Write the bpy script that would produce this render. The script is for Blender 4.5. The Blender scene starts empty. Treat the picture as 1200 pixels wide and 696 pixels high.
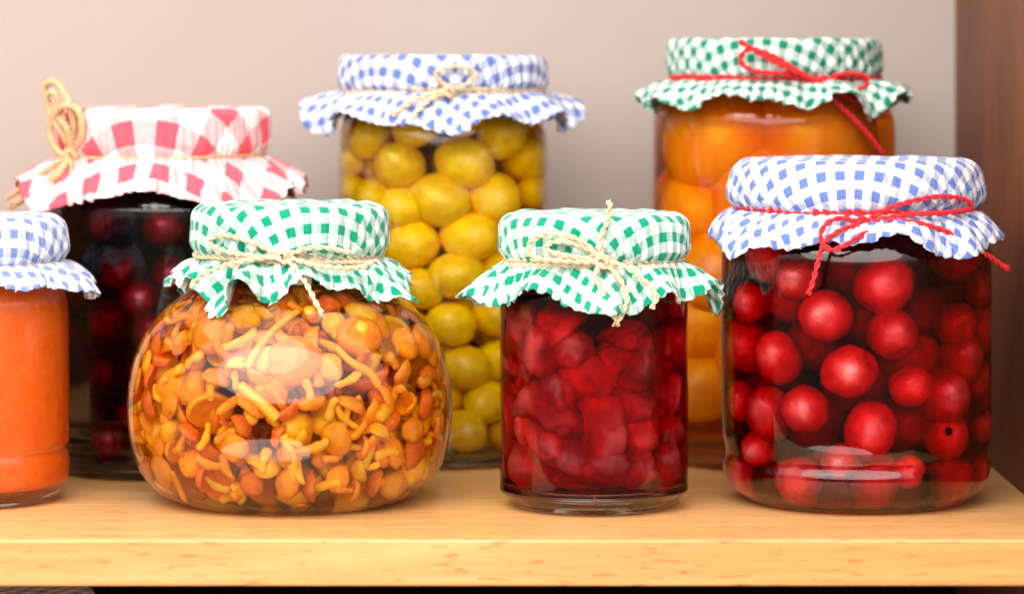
import bpy, bmesh, math, random
import numpy as np
from mathutils import Vector, Matrix, noise
R = math.radians
PI = math.pi
C = bpy.context.scene.collection
sc = bpy.context.scene

# ------------------------------------------------------------------ camera
FPX, HOR, CAMZ = 3750.0, 70.0, 0.195        # focal length in px of the 1200 px wide photo, horizon row, eye height
cd = bpy.data.cameras.new('camera'); cam = bpy.data.objects.new('camera', cd); C.objects.link(cam)
cam.location = (0, 0, CAMZ); cam.rotation_euler = (R(90), 0, 0)
cd.sensor_width = 36; cd.lens = 36 * FPX / 1200
cd.shift_y = -(348 - HOR) / 1200
cd.clip_start = 0.05; cd.clip_end = 50
cd.dof.use_dof = True; cd.dof.focus_distance = 1.375; cd.dof.aperture_fstop = 6.5
sc.camera = cam
sc.view_settings.view_transform = 'Standard'; sc.view_settings.look = 'None'
sc.view_settings.exposure = 0.92; sc.view_settings.gamma = 1
sc.cycles.max_bounces = 16; sc.cycles.transmission_bounces = 14; sc.cycles.transparent_max_bounces = 16
sc.cycles.diffuse_bounces = 5; sc.cycles.glossy_bounces = 5; sc.cycles.volume_bounces = 0
sc.cycles.sample_clamp_indirect = 12; sc.cycles.blur_glossy = 0.6
sc.cycles.use_denoising = True

# ------------------------------------------------------------------ light
w = bpy.data.worlds.new('World'); sc.world = w; w.use_nodes = True
# a room around the shelf: pale ceiling above, darker floor below
wn = w.node_tree; bg = wn.nodes['Background']; bg.inputs[1].default_value = 1.12
_tc = wn.nodes.new('ShaderNodeTexCoord'); _sp = wn.nodes.new('ShaderNodeSeparateXYZ'); _mr = wn.nodes.new('ShaderNodeMapRange'); _cr = wn.nodes.new('ShaderNodeValToRGB')
wn.links.new(_tc.outputs['Generated'], _sp.inputs[0]); wn.links.new(_sp.outputs[2], _mr.inputs[0])
_mr.inputs['From Min'].default_value = -1; _mr.inputs['From Max'].default_value = 1
wn.links.new(_mr.outputs[0], _cr.inputs[0]); wn.links.new(_cr.outputs[0], bg.inputs[0])
_e = _cr.color_ramp.elements; _e[0].position = .40; _e[0].color = (.07, .05, .04, 1); _e[1].position = .70; _e[1].color = (1.0, .95, .90, 1)
_x = _e.new(.54); _x.color = (.13, .11, .10, 1)

def area(name, loc, target, sx, sy, power, col):
    l = bpy.data.lights.new(name, 'AREA'); l.shape = 'ELLIPSE'; l.size = sx; l.size_y = sy
    l.energy = power; l.color = col
    o = bpy.data.objects.new(name, l); C.objects.link(o); o.location = loc
    o.rotation_euler = (Vector(target) - Vector(loc)).to_track_quat('-Z', 'Y').to_euler()
    return o
area('softbox_front', (-.20, -.15, .98), (0, 1.45, .08), 3.2, 1.6, 28, (1, .955, .90))
area('softbox_top', (-.40, .50, 1.10), (0, 1.45, .08), 1.5, 1.1, 8, (1, .96, .90))
area('softbox_low', (-.40, .25, -.66), (0, 1.45, .08), 1.7, .8, 7, (1, .94, .86))

# ------------------------------------------------------------------ helpers
def P(px, py, D):
    return Vector(((px - 600) * D / FPX, D, CAMZ - (py - HOR) * D / FPX))

def link(name, me, parent=None):
    o = bpy.data.objects.new(name, me); C.objects.link(o)
    if parent is not None: o.parent = parent
    return o

def tag(o, label=None, cat=None, group=None, kind=None):
    if label: o['label'] = label
    if cat: o['category'] = cat
    if group: o['group'] = group
    if kind: o['kind'] = kind
    return o

def empty(name, loc, label, cat, group=None):
    o = bpy.data.objects.new(name, None); C.objects.link(o); o.location = loc
    o.empty_display_size = .01
    return tag(o, label, cat, group)

def mesh(name, vs, fs, mats, smooth=True, uv=None, mi=None):
    me = bpy.data.meshes.new(name); me.from_pydata([tuple(v) for v in vs], [], fs)
    for m in (mats if isinstance(mats, (list, tuple)) else [mats]): me.materials.append(m)
    if mi is not None: me.polygons.foreach_set('material_index', mi)
    if smooth: me.polygons.foreach_set('use_smooth', [True] * len(me.polygons))
    if uv is not None:
        l = me.uv_layers.new(name='UVMap')
        for lp in me.loops: l.data[lp.index].uv = uv[lp.vertex_index]
    me.update(); return me

def box(name, lo, hi, mat, parent=None, bev=0.0, seg=2):
    bm = bmesh.new(); bmesh.ops.create_cube(bm, size=1)
    for v in bm.verts:
        v.co = Vector([(lo[i] + hi[i]) / 2 + v.co[i] * (hi[i] - lo[i]) for i in range(3)])
    if bev: bmesh.ops.bevel(bm, geom=list(bm.edges), offset=bev, segments=seg, affect='EDGES', profile=.5)
    me = bpy.data.meshes.new(name); bm.to_mesh(me); bm.free(); me.materials.append(mat)
    return link(name, me, parent)

def catmull(pts, n):
    pts = [np.array(p, float) for p in pts]
    out = []
    ext = [2 * pts[0] - pts[1]] + pts + [2 * pts[-1] - pts[-2]]
    for i in range(1, len(ext) - 2):
        p0, p1, p2, p3 = ext[i - 1:i + 3]
        for k in range(n):
            t = k / n
            out.append(.5 * ((2 * p1) + (-p0 + p2) * t + (2 * p0 - 5 * p1 + 4 * p2 - p3) * t * t + (-p0 + 3 * p1 - 3 * p2 + p3) * t ** 3))
    out.append(pts[-1]); return out

def lathe_faces(n, m, f0=0):
    """n rings of m verts, quads"""
    fs = []
    for i in range(n - 1):
        for j in range(m):
            k = (j + 1) % m
            fs.append((f0 + i * m + j, f0 + i * m + k, f0 + (i + 1) * m + k, f0 + (i + 1) * m + j))
    return fs

# ------------------------------------------------------------------ materials
def mat(name):
    m = bpy.data.materials.new(name); m.use_nodes = True
    nt = m.node_tree; b = nt.nodes['Principled BSDF']
    return m, nt, b

def nd(nt, t, **kw):
    n = nt.nodes.new(t)
    for k, v in kw.items(): setattr(n, k, v)
    return n

def ramp(nt, fac, stops, interp='LINEAR'):
    r = nd(nt, 'ShaderNodeValToRGB'); r.color_ramp.interpolation = interp
    e = r.color_ramp.elements
    while len(e) > 1: e.remove(e[0])
    e[0].position = stops[0][0]; e[0].color = (*stops[0][1], 1)
    for p, c in stops[1:]:
        x = e.new(p); x.color = (*c, 1)
    nt.links.new(fac, r.inputs[0]); return r

def add_noise(nt, scale, detail=4, rough=.5, coord='Object', stretch=(1, 1, 1), use_random=False):
    tc = nd(nt, 'ShaderNodeTexCoord'); mp = nd(nt, 'ShaderNodeMapping'); mp.inputs['Scale'].default_value = stretch
    src = tc.outputs[coord]
    if use_random:
        oi = nd(nt, 'ShaderNodeObjectInfo'); va = nd(nt, 'ShaderNodeVectorMath', operation='ADD')
        mu = nd(nt, 'ShaderNodeMath', operation='MULTIPLY'); mu.inputs[1].default_value = 37.0
        nt.links.new(oi.outputs['Random'], mu.inputs[0]); nt.links.new(src, va.inputs[0]); nt.links.new(mu.outputs[0], va.inputs[1])
        src = va.outputs[0]
    nt.links.new(src, mp.inputs[0])
    n = nd(nt, 'ShaderNodeTexNoise'); n.inputs['Scale'].default_value = scale; n.inputs['Detail'].default_value = detail
    n.inputs['Roughness'].default_value = rough
    nt.links.new(mp.outputs[0], n.inputs['Vector']); return n

def bump(nt, b, h, strength, dist):
    bp = nd(nt, 'ShaderNodeBump'); bp.inputs['Strength'].default_value = strength; bp.inputs['Distance'].default_value = dist
    nt.links.new(h, bp.inputs['Height']); nt.links.new(bp.outputs[0], b.inputs['Normal']); return bp

def glass_mat(name, ior, rough=0.0, col=(1, 1, 1), wavy=False):
    m = bpy.data.materials.new(name); m.use_nodes = True; nt = m.node_tree; nt.nodes.clear()
    g = nd(nt, 'ShaderNodeBsdfGlass'); g.inputs['IOR'].default_value = ior; g.inputs['Roughness'].default_value = rough
    g.inputs['Color'].default_value = (*col, 1)
    if wavy:
        n = add_noise(nt, 34, 2, .5); bp = nd(nt, 'ShaderNodeBump'); bp.inputs['Strength'].default_value = .12; bp.inputs['Distance'].default_value = .0010
        nt.links.new(n.outputs[0], bp.inputs['Height']); nt.links.new(bp.outputs[0], g.inputs['Normal'])
    o = nd(nt, 'ShaderNodeOutputMaterial'); nt.links.new(g.outputs[0], o.inputs[0]); return m

def liquid_mat(name, sigma):
    m = bpy.data.materials.new(name); m.use_nodes = True; nt = m.node_tree; nt.nodes.clear()
    d = max(sigma) * 1.02
    a = nd(nt, 'ShaderNodeVolumeAbsorption'); a.inputs['Density'].default_value = d
    a.inputs['Color'].default_value = (*[1 - s / d for s in sigma], 1)
    o = nd(nt, 'ShaderNodeOutputMaterial'); nt.links.new(a.outputs[0], o.inputs['Volume']); return m

def fruit_mat(name, c1, c2, c3, scale=90, rough=.35, sss=0.0, bmp=.3, spec=.5, ssr=(1, .3, .1), coat=0.0, vary=.25):
    m, nt, b = mat(name)
    n = add_noise(nt, scale, 5, .6, use_random=True)
    r = ramp(nt, n.outputs[0], [(.3, c1), (.52, c2), (.72, c3)])
    oi = nd(nt, 'ShaderNodeObjectInfo'); mr = nd(nt, 'ShaderNodeMapRange'); mr.inputs['To Min'].default_value = 1 - vary; mr.inputs['To Max'].default_value = 1 + vary
    nt.links.new(oi.outputs['Random'], mr.inputs[0])
    hs = nd(nt, 'ShaderNodeHueSaturation'); nt.links.new(mr.outputs[0], hs.inputs['Value']); nt.links.new(r.outputs[0], hs.inputs['Color'])
    nt.links.new(hs.outputs[0], b.inputs['Base Color'])
    b.inputs['Roughness'].default_value = rough; b.inputs['Specular IOR Level'].default_value = spec
    b.inputs['Coat Weight'].default_value = coat; b.inputs['Coat Roughness'].default_value = .3
    if sss:
        b.inputs['Subsurface Weight'].default_value = sss; b.inputs['Subsurface Radius'].default_value = ssr
        b.inputs['Subsurface Scale'].default_value = .006
    n2 = add_noise(nt, scale * 4 if scale > 10 else scale * 7, 5, .65, use_random=True); bump(nt, b, n2.outputs[0], bmp, .002)
    return m

def gingham(name, col, period, white=(.72, .73, .75)):
    m, nt, b = mat(name)
    uv = nd(nt, 'ShaderNodeUVMap'); sp = nd(nt, 'ShaderNodeSeparateXYZ')
    # slight wander of the threads
    nz = nd(nt, 'ShaderNodeTexNoise'); nz.inputs['Scale'].default_value = 60; nt.links.new(uv.outputs[0], nz.inputs['Vector'])
    sc_ = nd(nt, 'ShaderNodeVectorMath', operation='MULTIPLY_ADD'); sc_.inputs[1].default_value = (.0016,) * 3
    nt.links.new(nz.outputs['Color'], sc_.inputs[0]); nt.links.new(uv.outputs[0], sc_.inputs[2])
    nt.links.new(sc_.outputs[0], sp.inputs[0])
    st = []
    for ax in (0, 1):
        d = nd(nt, 'ShaderNodeMath', operation='DIVIDE'); d.inputs[1].default_value = period
        nt.links.new(sp.outputs[ax], d.inputs[0])
        f = nd(nt, 'ShaderNodeMath', operation='PINGPONG'); f.inputs[1].default_value = .5; nt.links.new(d.outputs[0], f.inputs[0])
        mr = nd(nt, 'ShaderNodeMapRange'); mr.interpolation_type = 'SMOOTHSTEP'
        mr.inputs['From Min'].default_value = .235; mr.inputs['From Max'].default_value = .275
        nt.links.new(f.outputs[0], mr.inputs[0]); st.append(mr)
    a = nd(nt, 'ShaderNodeMath', operation='ADD'); nt.links.new(st[0].outputs[0], a.inputs[0]); nt.links.new(st[1].outputs[0], a.inputs[1])
    h = nd(nt, 'ShaderNodeMath', operation='MULTIPLY'); h.inputs[1].default_value = .5; nt.links.new(a.outputs[0], h.inputs[0])
    mid = tuple(.46 * white[i] + .54 * col[i] for i in range(3))
    r = ramp(nt, h.outputs[0], [(0, white), (.5, mid), (1, col)])
    # thread-scale variation
    th = nd(nt, 'ShaderNodeTexNoise'); th.inputs['Scale'].default_value = 900; th.inputs['Detail'].default_value = 2
    nt.links.new(uv.outputs[0], th.inputs['Vector'])
    mx = nd(nt, 'ShaderNodeMapRange'); mx.inputs['To Min'].default_value = .86; mx.inputs['To Max'].default_value = 1.1
    nt.links.new(th.outputs[0], mx.inputs[0])
    hs = nd(nt, 'ShaderNodeHueSaturation'); nt.links.new(r.outputs[0], hs.inputs['Color']); nt.links.new(mx.outputs[0], hs.inputs['Value'])
    nt.links.new(hs.outputs[0], b.inputs['Base Color'])
    b.inputs['Roughness'].default_value = .9; b.inputs['Specular IOR Level'].default_value = .15
    b.inputs['Sheen Weight'].default_value = .15
    cr = nd(nt, 'ShaderNodeTexNoise'); cr.inputs['Scale'].default_value = 110; cr.inputs['Detail'].default_value = 5; cr.inputs['Distortion'].default_value = 1.2
    nt.links.new(uv.outputs[0], cr.inputs['Vector'])
    b1 = nd(nt, 'ShaderNodeBump'); b1.inputs['Strength'].default_value = .5; b1.inputs['Distance'].default_value = .0025; nt.links.new(cr.outputs[0], b1.inputs['Height'])
    b2 = bump(nt, b, th.outputs[0], .45, .0006); nt.links.new(b1.outputs[0], b2.inputs['Normal'])
    return m

def wood(name, c1, c2, c3, rough, grain=(1.2, 22, 30), scale=6, bmp=.12, coat=0):
    m, nt, b = mat(name)
    n = add_noise(nt, scale, 6, .6, 'Object', grain)
    wv = nd(nt, 'ShaderNodeTexNoise'); wv.inputs['Scale'].default_value = 260; wv.inputs['Detail'].default_value = 4
    tc = nd(nt, 'ShaderNodeTexCoord'); mp = nd(nt, 'ShaderNodeMapping'); mp.inputs['Scale'].default_value = tuple(g / max(grain) if g == max(grain) else g / max(grain) for g in grain)
    nt.links.new(tc.outputs['Object'], mp.inputs[0]); nt.links.new(mp.outputs[0], wv.inputs['Vector'])
    big = add_noise(nt, 3.0, 2, .5, 'Object', (1, 3, 3))
    ad = nd(nt, 'ShaderNodeMath', operation='ADD'); nt.links.new(n.outputs[0], ad.inputs[0]); nt.links.new(wv.outputs[0], ad.inputs[1])
    a2 = nd(nt, 'ShaderNodeMath', operation='ADD'); nt.links.new(ad.outputs[0], a2.inputs[0]); nt.links.new(big.outputs[0], a2.inputs[1])
    dv = nd(nt, 'ShaderNodeMath', operation='DIVIDE'); dv.inputs[1].default_value = 3; nt.links.new(a2.outputs[0], dv.inputs[0])
    r = ramp(nt, dv.outputs[0], [(.36, c1), (.5, c2), (.62, c3)])
    po = add_noise(nt, 520, 3, .55, 'Object', tuple(max(.12, g / max(grain)) for g in grain))
    pr = ramp(nt, po.outputs[0], [(.58, (1, 1, 1)), (.68, (.58, .44, .32))])
    mx = nd(nt, 'ShaderNodeMix', data_type='RGBA', blend_type='MULTIPLY'); mx.inputs[0].default_value = .8
    nt.links.new(r.outputs[0], mx.inputs[6]); nt.links.new(pr.outputs[0], mx.inputs[7])
    nt.links.new(mx.outputs[2], b.inputs['Base Color'])
    b.inputs['Roughness'].default_value = rough; b.inputs['Coat Weight'].default_value = coat; b.inputs['Coat Roughness'].default_value = .25
    bump(nt, b, wv.outputs[0], bmp, .001)
    return m

def plain(name, col, rough=.8, spec=.3, var=.0, scale=20, metal=0):
    m, nt, b = mat(name)
    n = add_noise(nt, scale, 5, .6)
    c1 = tuple(c * (1 - var) for c in col); c2 = tuple(min(1, c * (1 + var)) for c in col)
    r = ramp(nt, n.outputs[0], [(.3, c1), (.7, c2)]); nt.links.new(r.outputs[0], b.inputs['Base Color'])
    b.inputs['Roughness'].default_value = rough; b.inputs['Specular IOR Level'].default_value = spec; b.inputs['Metallic'].default_value = metal
    n2 = add_noise(nt, scale * 15, 4, .6); bump(nt, b, n2.outputs[0], .12, .001)
    return m

G_OUT = glass_mat('clear_glass', 1.5, 0, (.985, .99, .985), True)
G_IN = glass_mat('glass_against_liquid', 1.5 / 1.34, 0)
M_wall = plain('beige_wall_paint', (.37, .312, .285), .85, .2, .03, 5)
M_shelf = wood('pale_oak', (.60, .28, .09), (.72, .38, .14), (.81, .48, .21), .3, bmp=.06, coat=.25)
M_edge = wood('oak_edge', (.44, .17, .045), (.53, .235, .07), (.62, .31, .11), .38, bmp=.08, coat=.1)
M_side = wood('brown_side_wood', (.10, .030, .011), (.15, .046, .016), (.21, .066, .022), .6, grain=(22, 22, 1.2), bmp=.08)
M_dark = plain('shade_black_board', (.006, .005, .005), .8, .1, .2, 8)  # near-black colour stands in for the shade below the shelf
M_lid = plain('gold_tin_lid', (.75, .6, .35), .3, .5, .05, 20, 1)
M_green = gingham('green_gingham', (.0, .24, .135), .0087, (.70, .76, .73))
M_green2 = gingham('green_gingham_fine', (.0, .17, .10), .0078, (.68, .75, .71))
M_blue = gingham('blue_gingham', (.10, .15, .40), .0085)
M_blue2 = gingham('pale_blue_gingham', (.15, .20, .44), .0080)
M_red = gingham('red_gingham', (.74, .085, .12), .0235, (.76, .71, .70))
M_jute = plain('pale_jute', (.62, .47, .31), .9, .15, .18, 300)
M_raffia = plain('golden_raffia', (.60, .37, .20), .8, .2, .22, 200)
M_redcord = plain('red_cord', (.66, .022, .03), .75, .25, .15, 400)

# ------------------------------------------------------------------ the place
YB, XS = 1.666, 0.230
FE = 731.25 / 562                 # depth of the shelf front edge
o = box('wall', (-1.6, YB, -.6), (XS + .3, YB + .03, 1.1), M_wall); tag(o, kind='structure', label='smooth beige wall behind the jars')
cup = empty('cupboard', (0, FE, 0), 'open cupboard of pale oak shelf with dark brown side panel', 'cupboard')
def cpart(name, lo, hi, m, bev):
    f = Vector((0, FE, 0)); return box(name, Vector(lo) - f, Vector(hi) - f, m, cup, bev)
cpart('shelf_board', (-.62, FE + .0032, -.0187), (XS, YB - .001, 0), M_shelf, .0004)
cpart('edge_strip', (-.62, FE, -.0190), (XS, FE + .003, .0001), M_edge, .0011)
cpart('side_panel', (XS + .0005, FE + .004, -.30), (XS + .019, YB - .001, .60), M_side, .0008)
cpart('side_panel', (-.639, FE + .004, -.30), (-.6205, YB - .001, .60), M_side, .0008)  # left side, out of view, added so the jars reflect something dark
cpart('back_panel', (-.62, YB - .006, -.30), (XS, YB - .001, -.020), M_dark, 0)  # added behind the lower space, its black painted in as shade
cpart('lower_shelf', (-.62, FE + .01, -.19), (XS, YB - .007, -.172), M_dark, .0006)

# ------------------------------------------------------------------ jars
class Jar:
    def __init__(s, axis, D, prof_px, neck_px, wall=.0026, base_t=.006, fill_py=None, label='', base_r=None, lid_top_py=None, lid_r_px=None):
        s.D = D; s.axis = axis; s.k = D / FPX
        s.cx = (axis - 600) * s.k; s.cy = D
        pts = [(r * s.k, CAMZ - (py - HOR) * s.k) for r, py in prof_px]     # from top to bottom
        pts = [p for p in pts if p[1] > .0015]
        br = base_r * s.k
        cp = catmull(pts, 8)
        rb = pts[-1]
        # round the heel down to the foot ring
        heel = catmull([rb, ((rb[0] * .55 + br * .45), rb[1] * .35), (br, 0.0)], 6)[1:]
        s.outer = [tuple(p) for p in cp] + [tuple(p) for p in heel]
        s.zo = np.array([p[1] for p in s.outer][::-1]); s.ro = np.array([p[0] for p in s.outer][::-1])
        s.wall = wall; s.base_t = base_t
        s.fill = CAMZ - (fill_py - HOR) * s.k
        s.label = label; s.lid_top = CAMZ - (lid_top_py - HOR) * s.k; s.lid_r = lid_r_px * s.k
        s.top = s.lid_top - .004
    def rout(s, z): return np.interp(z, s.zo, s.ro)
    def rin(s, z): 
        z = np.asarray(z, float)
        b = s.rout(z) - s.wall
        u = np.clip((z - s.base_t) / .006, 0, 1)
        return b - .006 * (1 - np.sqrt(1 - (1 - u) ** 2))
    def Pt(s, px, py, r, minus=0):
        """point of the jar-centred cylinder of radius r that faces the camera at that place of the photo"""
        x = (px - 600) * s.k - s.cx
        x = max(-r * .98, min(r * .98, x))
        y = -math.sqrt(max(0, r * r - x * x))
        D = s.D + y
        X = (px - 600) * D / FPX
        return Vector((X, D, CAMZ - (py - HOR) * D / FPX))
    def build(s, seg=112, rib=None):
        root = empty('glass_jar', (s.cx, s.cy, 0), s.label, 'jar', 'glass jars of preserves on the shelf')
        outer = [p for p in s.outer if True]
        t0 = outer[0]
        prof = [(max(t0[0] - .0000, .01), s.top)] if s.top > t0[1] + .001 else []
        prof += outer
        # underside: foot ring, then raised punt
        br = outer[-1][0]
        prof += [(br - .003, .0002), (br - .006, .0012), (br * .6, .0022), (br * .25, .0028), (.0005, .003)]
        nout = len(prof)
        zi = np.concatenate([np.linspace(s.base_t, s.base_t + .006, 9)[:-1], np.linspace(s.base_t + .006, t0[1], 40)])
        inner = [(.0005, s.base_t + .0006), (float(s.rin(s.base_t)) * .5, s.base_t + .0003)] + [(float(s.rin(z)), float(z)) for z in zi]
        if s.top > t0[1] + .001: inner.append((t0[0] - s.wall, s.top))
        prof += inner
        vs = []
        for r, z in prof:
            for j in range(seg):
                a = 2 * PI * j / seg
                rr = r + (.0001 * math.sin(3 * a + z * 60) + .00008 * math.sin(5 * a - z * 110) if r > .02 else 0)
                vs.append((rr * math.cos(a), rr * math.sin(a), z))
        fs = lathe_faces(len(prof), seg)
        n = len(prof)
        for j in range(seg): fs.append(((n - 1) * seg + j, (n - 1) * seg + (j + 1) % seg, (j + 1) % seg, j))
        mi = []
        for f in fs:
            i = min(f) // seg
            zmax = max(vs[k][2] for k in f)
            mi.append(1 if (nout <= i < n - 1 and zmax < s.fill + .001) else 0)
        # profile runs downwards outside: flip so that normals leave the glass
        fs = [tuple(reversed(f)) for f in fs]
        me = mesh('glass_body', vs, fs, [G_OUT, G_IN], mi=mi)
        bm = bmesh.new(); bm.from_mesh(me); bmesh.ops.recalc_face_normals(bm, faces=bm.faces); bm.to_mesh(me); bm.free()
        link('glass_body', me, root)
        # tin lid beneath the cloth
        lr = s.lid_r - .0012; lt = s.lid_top - .0008; lb = lt - .012
        lp = [(.0005, lt), (lr - .002, lt), (lr - .0005, lt - .0006), (lr, lt - .0022), (lr, lb), (lr - .0015, lb), (lr - .0015, lt - .004), (.0005, lt - .004)]
        vs = [(r * math.cos(2 * PI * j / 64), r * math.sin(2 * PI * j / 64), z) for r, z in lp for j in range(64)]
        link('lid', mesh('lid', vs, [tuple(reversed(f)) for f in lathe_faces(len(lp), 64)], M_lid), root)
        s.root = root; return root
    def contents(s, name, m, label, cat, gap=.00025, seg=96, top=None, wob=0):
        top = top or s.fill
        z0 = s.base_t + .0009
        zi = np.concatenate([np.linspace(z0, z0 + .006, 9)[:-1], np.linspace(z0 + .006, top, 40)])
        prof = [(.0004, z0)] + [(float(s.rin(max(z - .0006, s.base_t))) - gap, float(z)) for z in zi] + [(.0004, top)]
        vs = [(r * math.cos(2 * PI * j / seg), r * math.sin(2 * PI * j / seg), z) for r, z in prof for j in range(seg)]
        n = len(prof)
        fs = lathe_faces(n, seg) + [tuple(range(seg))[::-1], tuple((n - 1) * seg + j for j in range(seg))]
        o = link(name, mesh(name, vs, fs, m)); o.location = (s.cx, s.cy, 0)
        return tag(o, label, cat)

# ------------------------------------------------------------------ cloth covers
def cover(J, m, label, top_py, lid_r, neck_py, neck_r, hem, flare, droop, seed, rot=0, sq=.55, wav=.3, edge=.004, pleat=.0007, name='cloth_cover', puff=0):
    """hem: length of the skirt in m below the string; flare: angle below the horizontal at which it leaves the neck"""
    rnd = random.Random(seed)
    k = J.k; zt = CAMZ - (top_py - HOR) * k; Rl = lid_r * k; zn = CAMZ - (neck_py - HOR) * k; rn = neck_r * k
    NT = 480
    prof = []
    for i in range(14): prof.append(((Rl - edge) * i / 14 + .0002, zt - .0006 * math.sin(PI * i / 14)))
    for i in range(9):
        a = PI / 2 * i / 8; prof.append((Rl - edge + edge * math.sin(a), zt - edge + edge * math.cos(a)))
    zl = zt - edge
    hgt = zl - zn
    for i in range(1, 15):
        t = i / 14
        # down the lid side, bulging a little, then in to the string
        r = Rl + puff * math.sin(PI * min(1, t * 1.25)) + (rn - Rl) * max(0, (t - .62) / .38) ** 1.6
        prof.append((r, zl - hgt * t))
    s = [0]
    for i in range(1, len(prof)): s.append(s[-1] + math.hypot(prof[i][0] - prof[i - 1][0], prof[i][1] - prof[i - 1][1]))
    sn = s[-1]
    fr = [(rnd.choice([5, 6, 7, 9, 11, 13]), rnd.uniform(0, 2 * PI), rnd.uniform(.5, 1)) for _ in range(4)]
    fh = [(rnd.randint(22, 60), rnd.uniform(0, 2 * PI), rnd.uniform(.4, 1)) for _ in range(6)]
    fl = [(rnd.randint(2, 4), rnd.uniform(0, 2 * PI), rnd.uniform(.3, .6)) for _ in range(2)]
    def lo(a): return sum(w_ * math.sin(f * a + p) for f, p, w_ in fr) / 2.0
    def hi(a):
        v = sum(w_ * math.sin(f * a + p) for f, p, w_ in fh) / 2.6
        return 1 - 2 * abs(v) ** .8 if v > -.4 else v * .8
    def vl(a): return sum(w_ * math.sin(f * a + p) for f, p, w_ in fl)
    vs, uv = [], []
    NS = 26
    for i, (r, z) in enumerate(prof):
        for j in range(NT):
            a = 2 * PI * j / NT
            t = max(0, (s[i] - (Rl - edge)) / (sn - Rl + edge))
            rr = r + pleat * hi(a) * t ** .8 + pleat * .6 * lo(a) * t
            zz = z + (.0005 * lo(a + .3) * (r / Rl) ** 2 if i < 23 else 0) + .0004 * noise.noise(Vector((r * math.cos(a) * 120, r * math.sin(a) * 120, seed)))
            vs.append((rr * math.cos(a), rr * math.sin(a), zz)); su = s[i]
            uv.append((su * math.cos(a + rot), su * math.sin(a + rot)))
    teeth = 64
    for j in range(NT): pass
    cols = []
    for j in range(NT):
        a = 2 * PI * j / NT
        c = max(abs(math.cos(a + rot)), abs(math.sin(a + rot)))
        # square cloth: the corners hang longer
        Ltot = (sn + hem) * (1 + sq * (1 / c - 1.12))
        L = max(.45 * hem, Ltot - sn) * (1 + .1 * noise.noise(Vector((math.cos(a) * 3, math.sin(a) * 3, seed + 9))))
        L += .0005 * (2 * abs((j * teeth / NT) % 1 - .5) * 2 - 1)
        ph = flare + wav * lo(a) + .15 * vl(a)
        r, z = prof[-1]; r += pleat * hi(a) + pleat * .6 * lo(a); col = []
        dl = L / NS
        for q in range(1, NS + 1):
            t = q / NS
            ang = ph * (1 - .0 * t) + droop * t + .35 * wav * math.sin(9 * a + 3 * t + seed)*t
            r += dl * math.cos(ang); z -= dl * math.sin(ang)
            rr = r + min(1, .35 + t) * .0009 * hi(a + .05 * t) + t * .0016 * lo(a + 1.3 + .3 * t)
            zz = z + t * .0008 * hi(a + .8)
            rmin = float(J.rout(zz)) + .0012
            if rr < rmin: rr = rmin; r = max(r, rmin - .001)
            col.append((rr, zz, sn + L * t))
        cols.append(col)
    for q in range(NS):
        for j in range(NT):
            a = 2 * PI * j / NT; rr, zz, su = cols[j][q]
            # gathers pull the cloth sideways a little as well
            a2 = a + .02 * (q / NS) * hi(a + 1.7)
            vs.append((rr * math.cos(a2), rr * math.sin(a2), zz)); uv.append((su * math.cos(a + rot), su * math.sin(a + rot)))
    fs = lathe_faces(len(prof) + NS, NT)
    fs = [tuple(reversed(f)) for f in fs] + [tuple(range(NT))]
    me = mesh(name, vs, fs, m, uv=uv)
    o = link(name, me); o.location = (J.cx, J.cy, 0)
    md = o.modifiers.new('thickness', 'SOLIDIFY'); md.thickness = .00045; md.offset = 1
    J.zn = zn; J.rn = rn
    return tag(o, label, 'cloth cover', 'gingham cloths tied over the jar lids')

# ------------------------------------------------------------------ twine
def tube_along(path, rad, nstr, pitch, rs=None, seg=7, closed=False, taper=0):
    pts = [Vector(p) for p in path]; n = len(pts)
    vs, fs = [], []
    # frames by parallel transport
    T = [(pts[min(i + 1, n - 1)] - pts[max(i - 1, 0)]).normalized() for i in range(n)]
    up = Vector((0, 0, 1)) if abs(T[0].z) < .9 else Vector((1, 0, 0))
    N = [(up - T[0] * up.dot(T[0])).normalized()]
    for i in range(1, n):
        v = N[-1] - T[i] * N[-1].dot(T[i]); N.append(v.normalized() if v.length > 1e-6 else N[-1])
    L = [0]
    for i in range(1, n): L.append(L[-1] + (pts[i] - pts[i - 1]).length)
    ro = 0 if nstr == 1 else rad * .5
    rs = rs or (rad if nstr == 1 else rad * .58)
    for sgi in range(nstr):
        f0 = len(vs)
        for i in range(n):
            B = T[i].cross(N[i]); ph = 2 * PI * (sgi / nstr + L[i] / pitch)
            sc_ = 1 - taper * (i / (n - 1)) if taper else 1
            c = pts[i] + (N[i] * math.cos(ph) + B * math.sin(ph)) * ro * sc_
            for q in range(seg):
                a = 2 * PI * q / seg
                vs.append(c + (N[i] * math.cos(a) + B * math.sin(a)) * rs * sc_)
        fs += [tuple(reversed(f)) for f in lathe_faces(n, seg, f0)]
        fs.append(tuple(f0 + q for q in range(seg))); fs.append(tuple(f0 + (n - 1) * seg + q for q in range(seg))[::-1])
    return vs, fs

def resample(ctrl, step):
    c = [Vector(p) for p in catmull([tuple(p) for p in ctrl], 24)]
    out = [c[0]]; acc = 0
    for i in range(1, len(c)):
        seglen = (c[i] - c[i - 1]).length
        while seglen > 0 and acc + seglen >= step:
            t = (step - acc) / seglen
            p = c[i - 1].lerp(c[i], t); out.append(p)
            c[i - 1] = p; seglen = (c[i] - p).length; acc = 0
        acc += seglen
    out.append(c[-1]); return out

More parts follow.
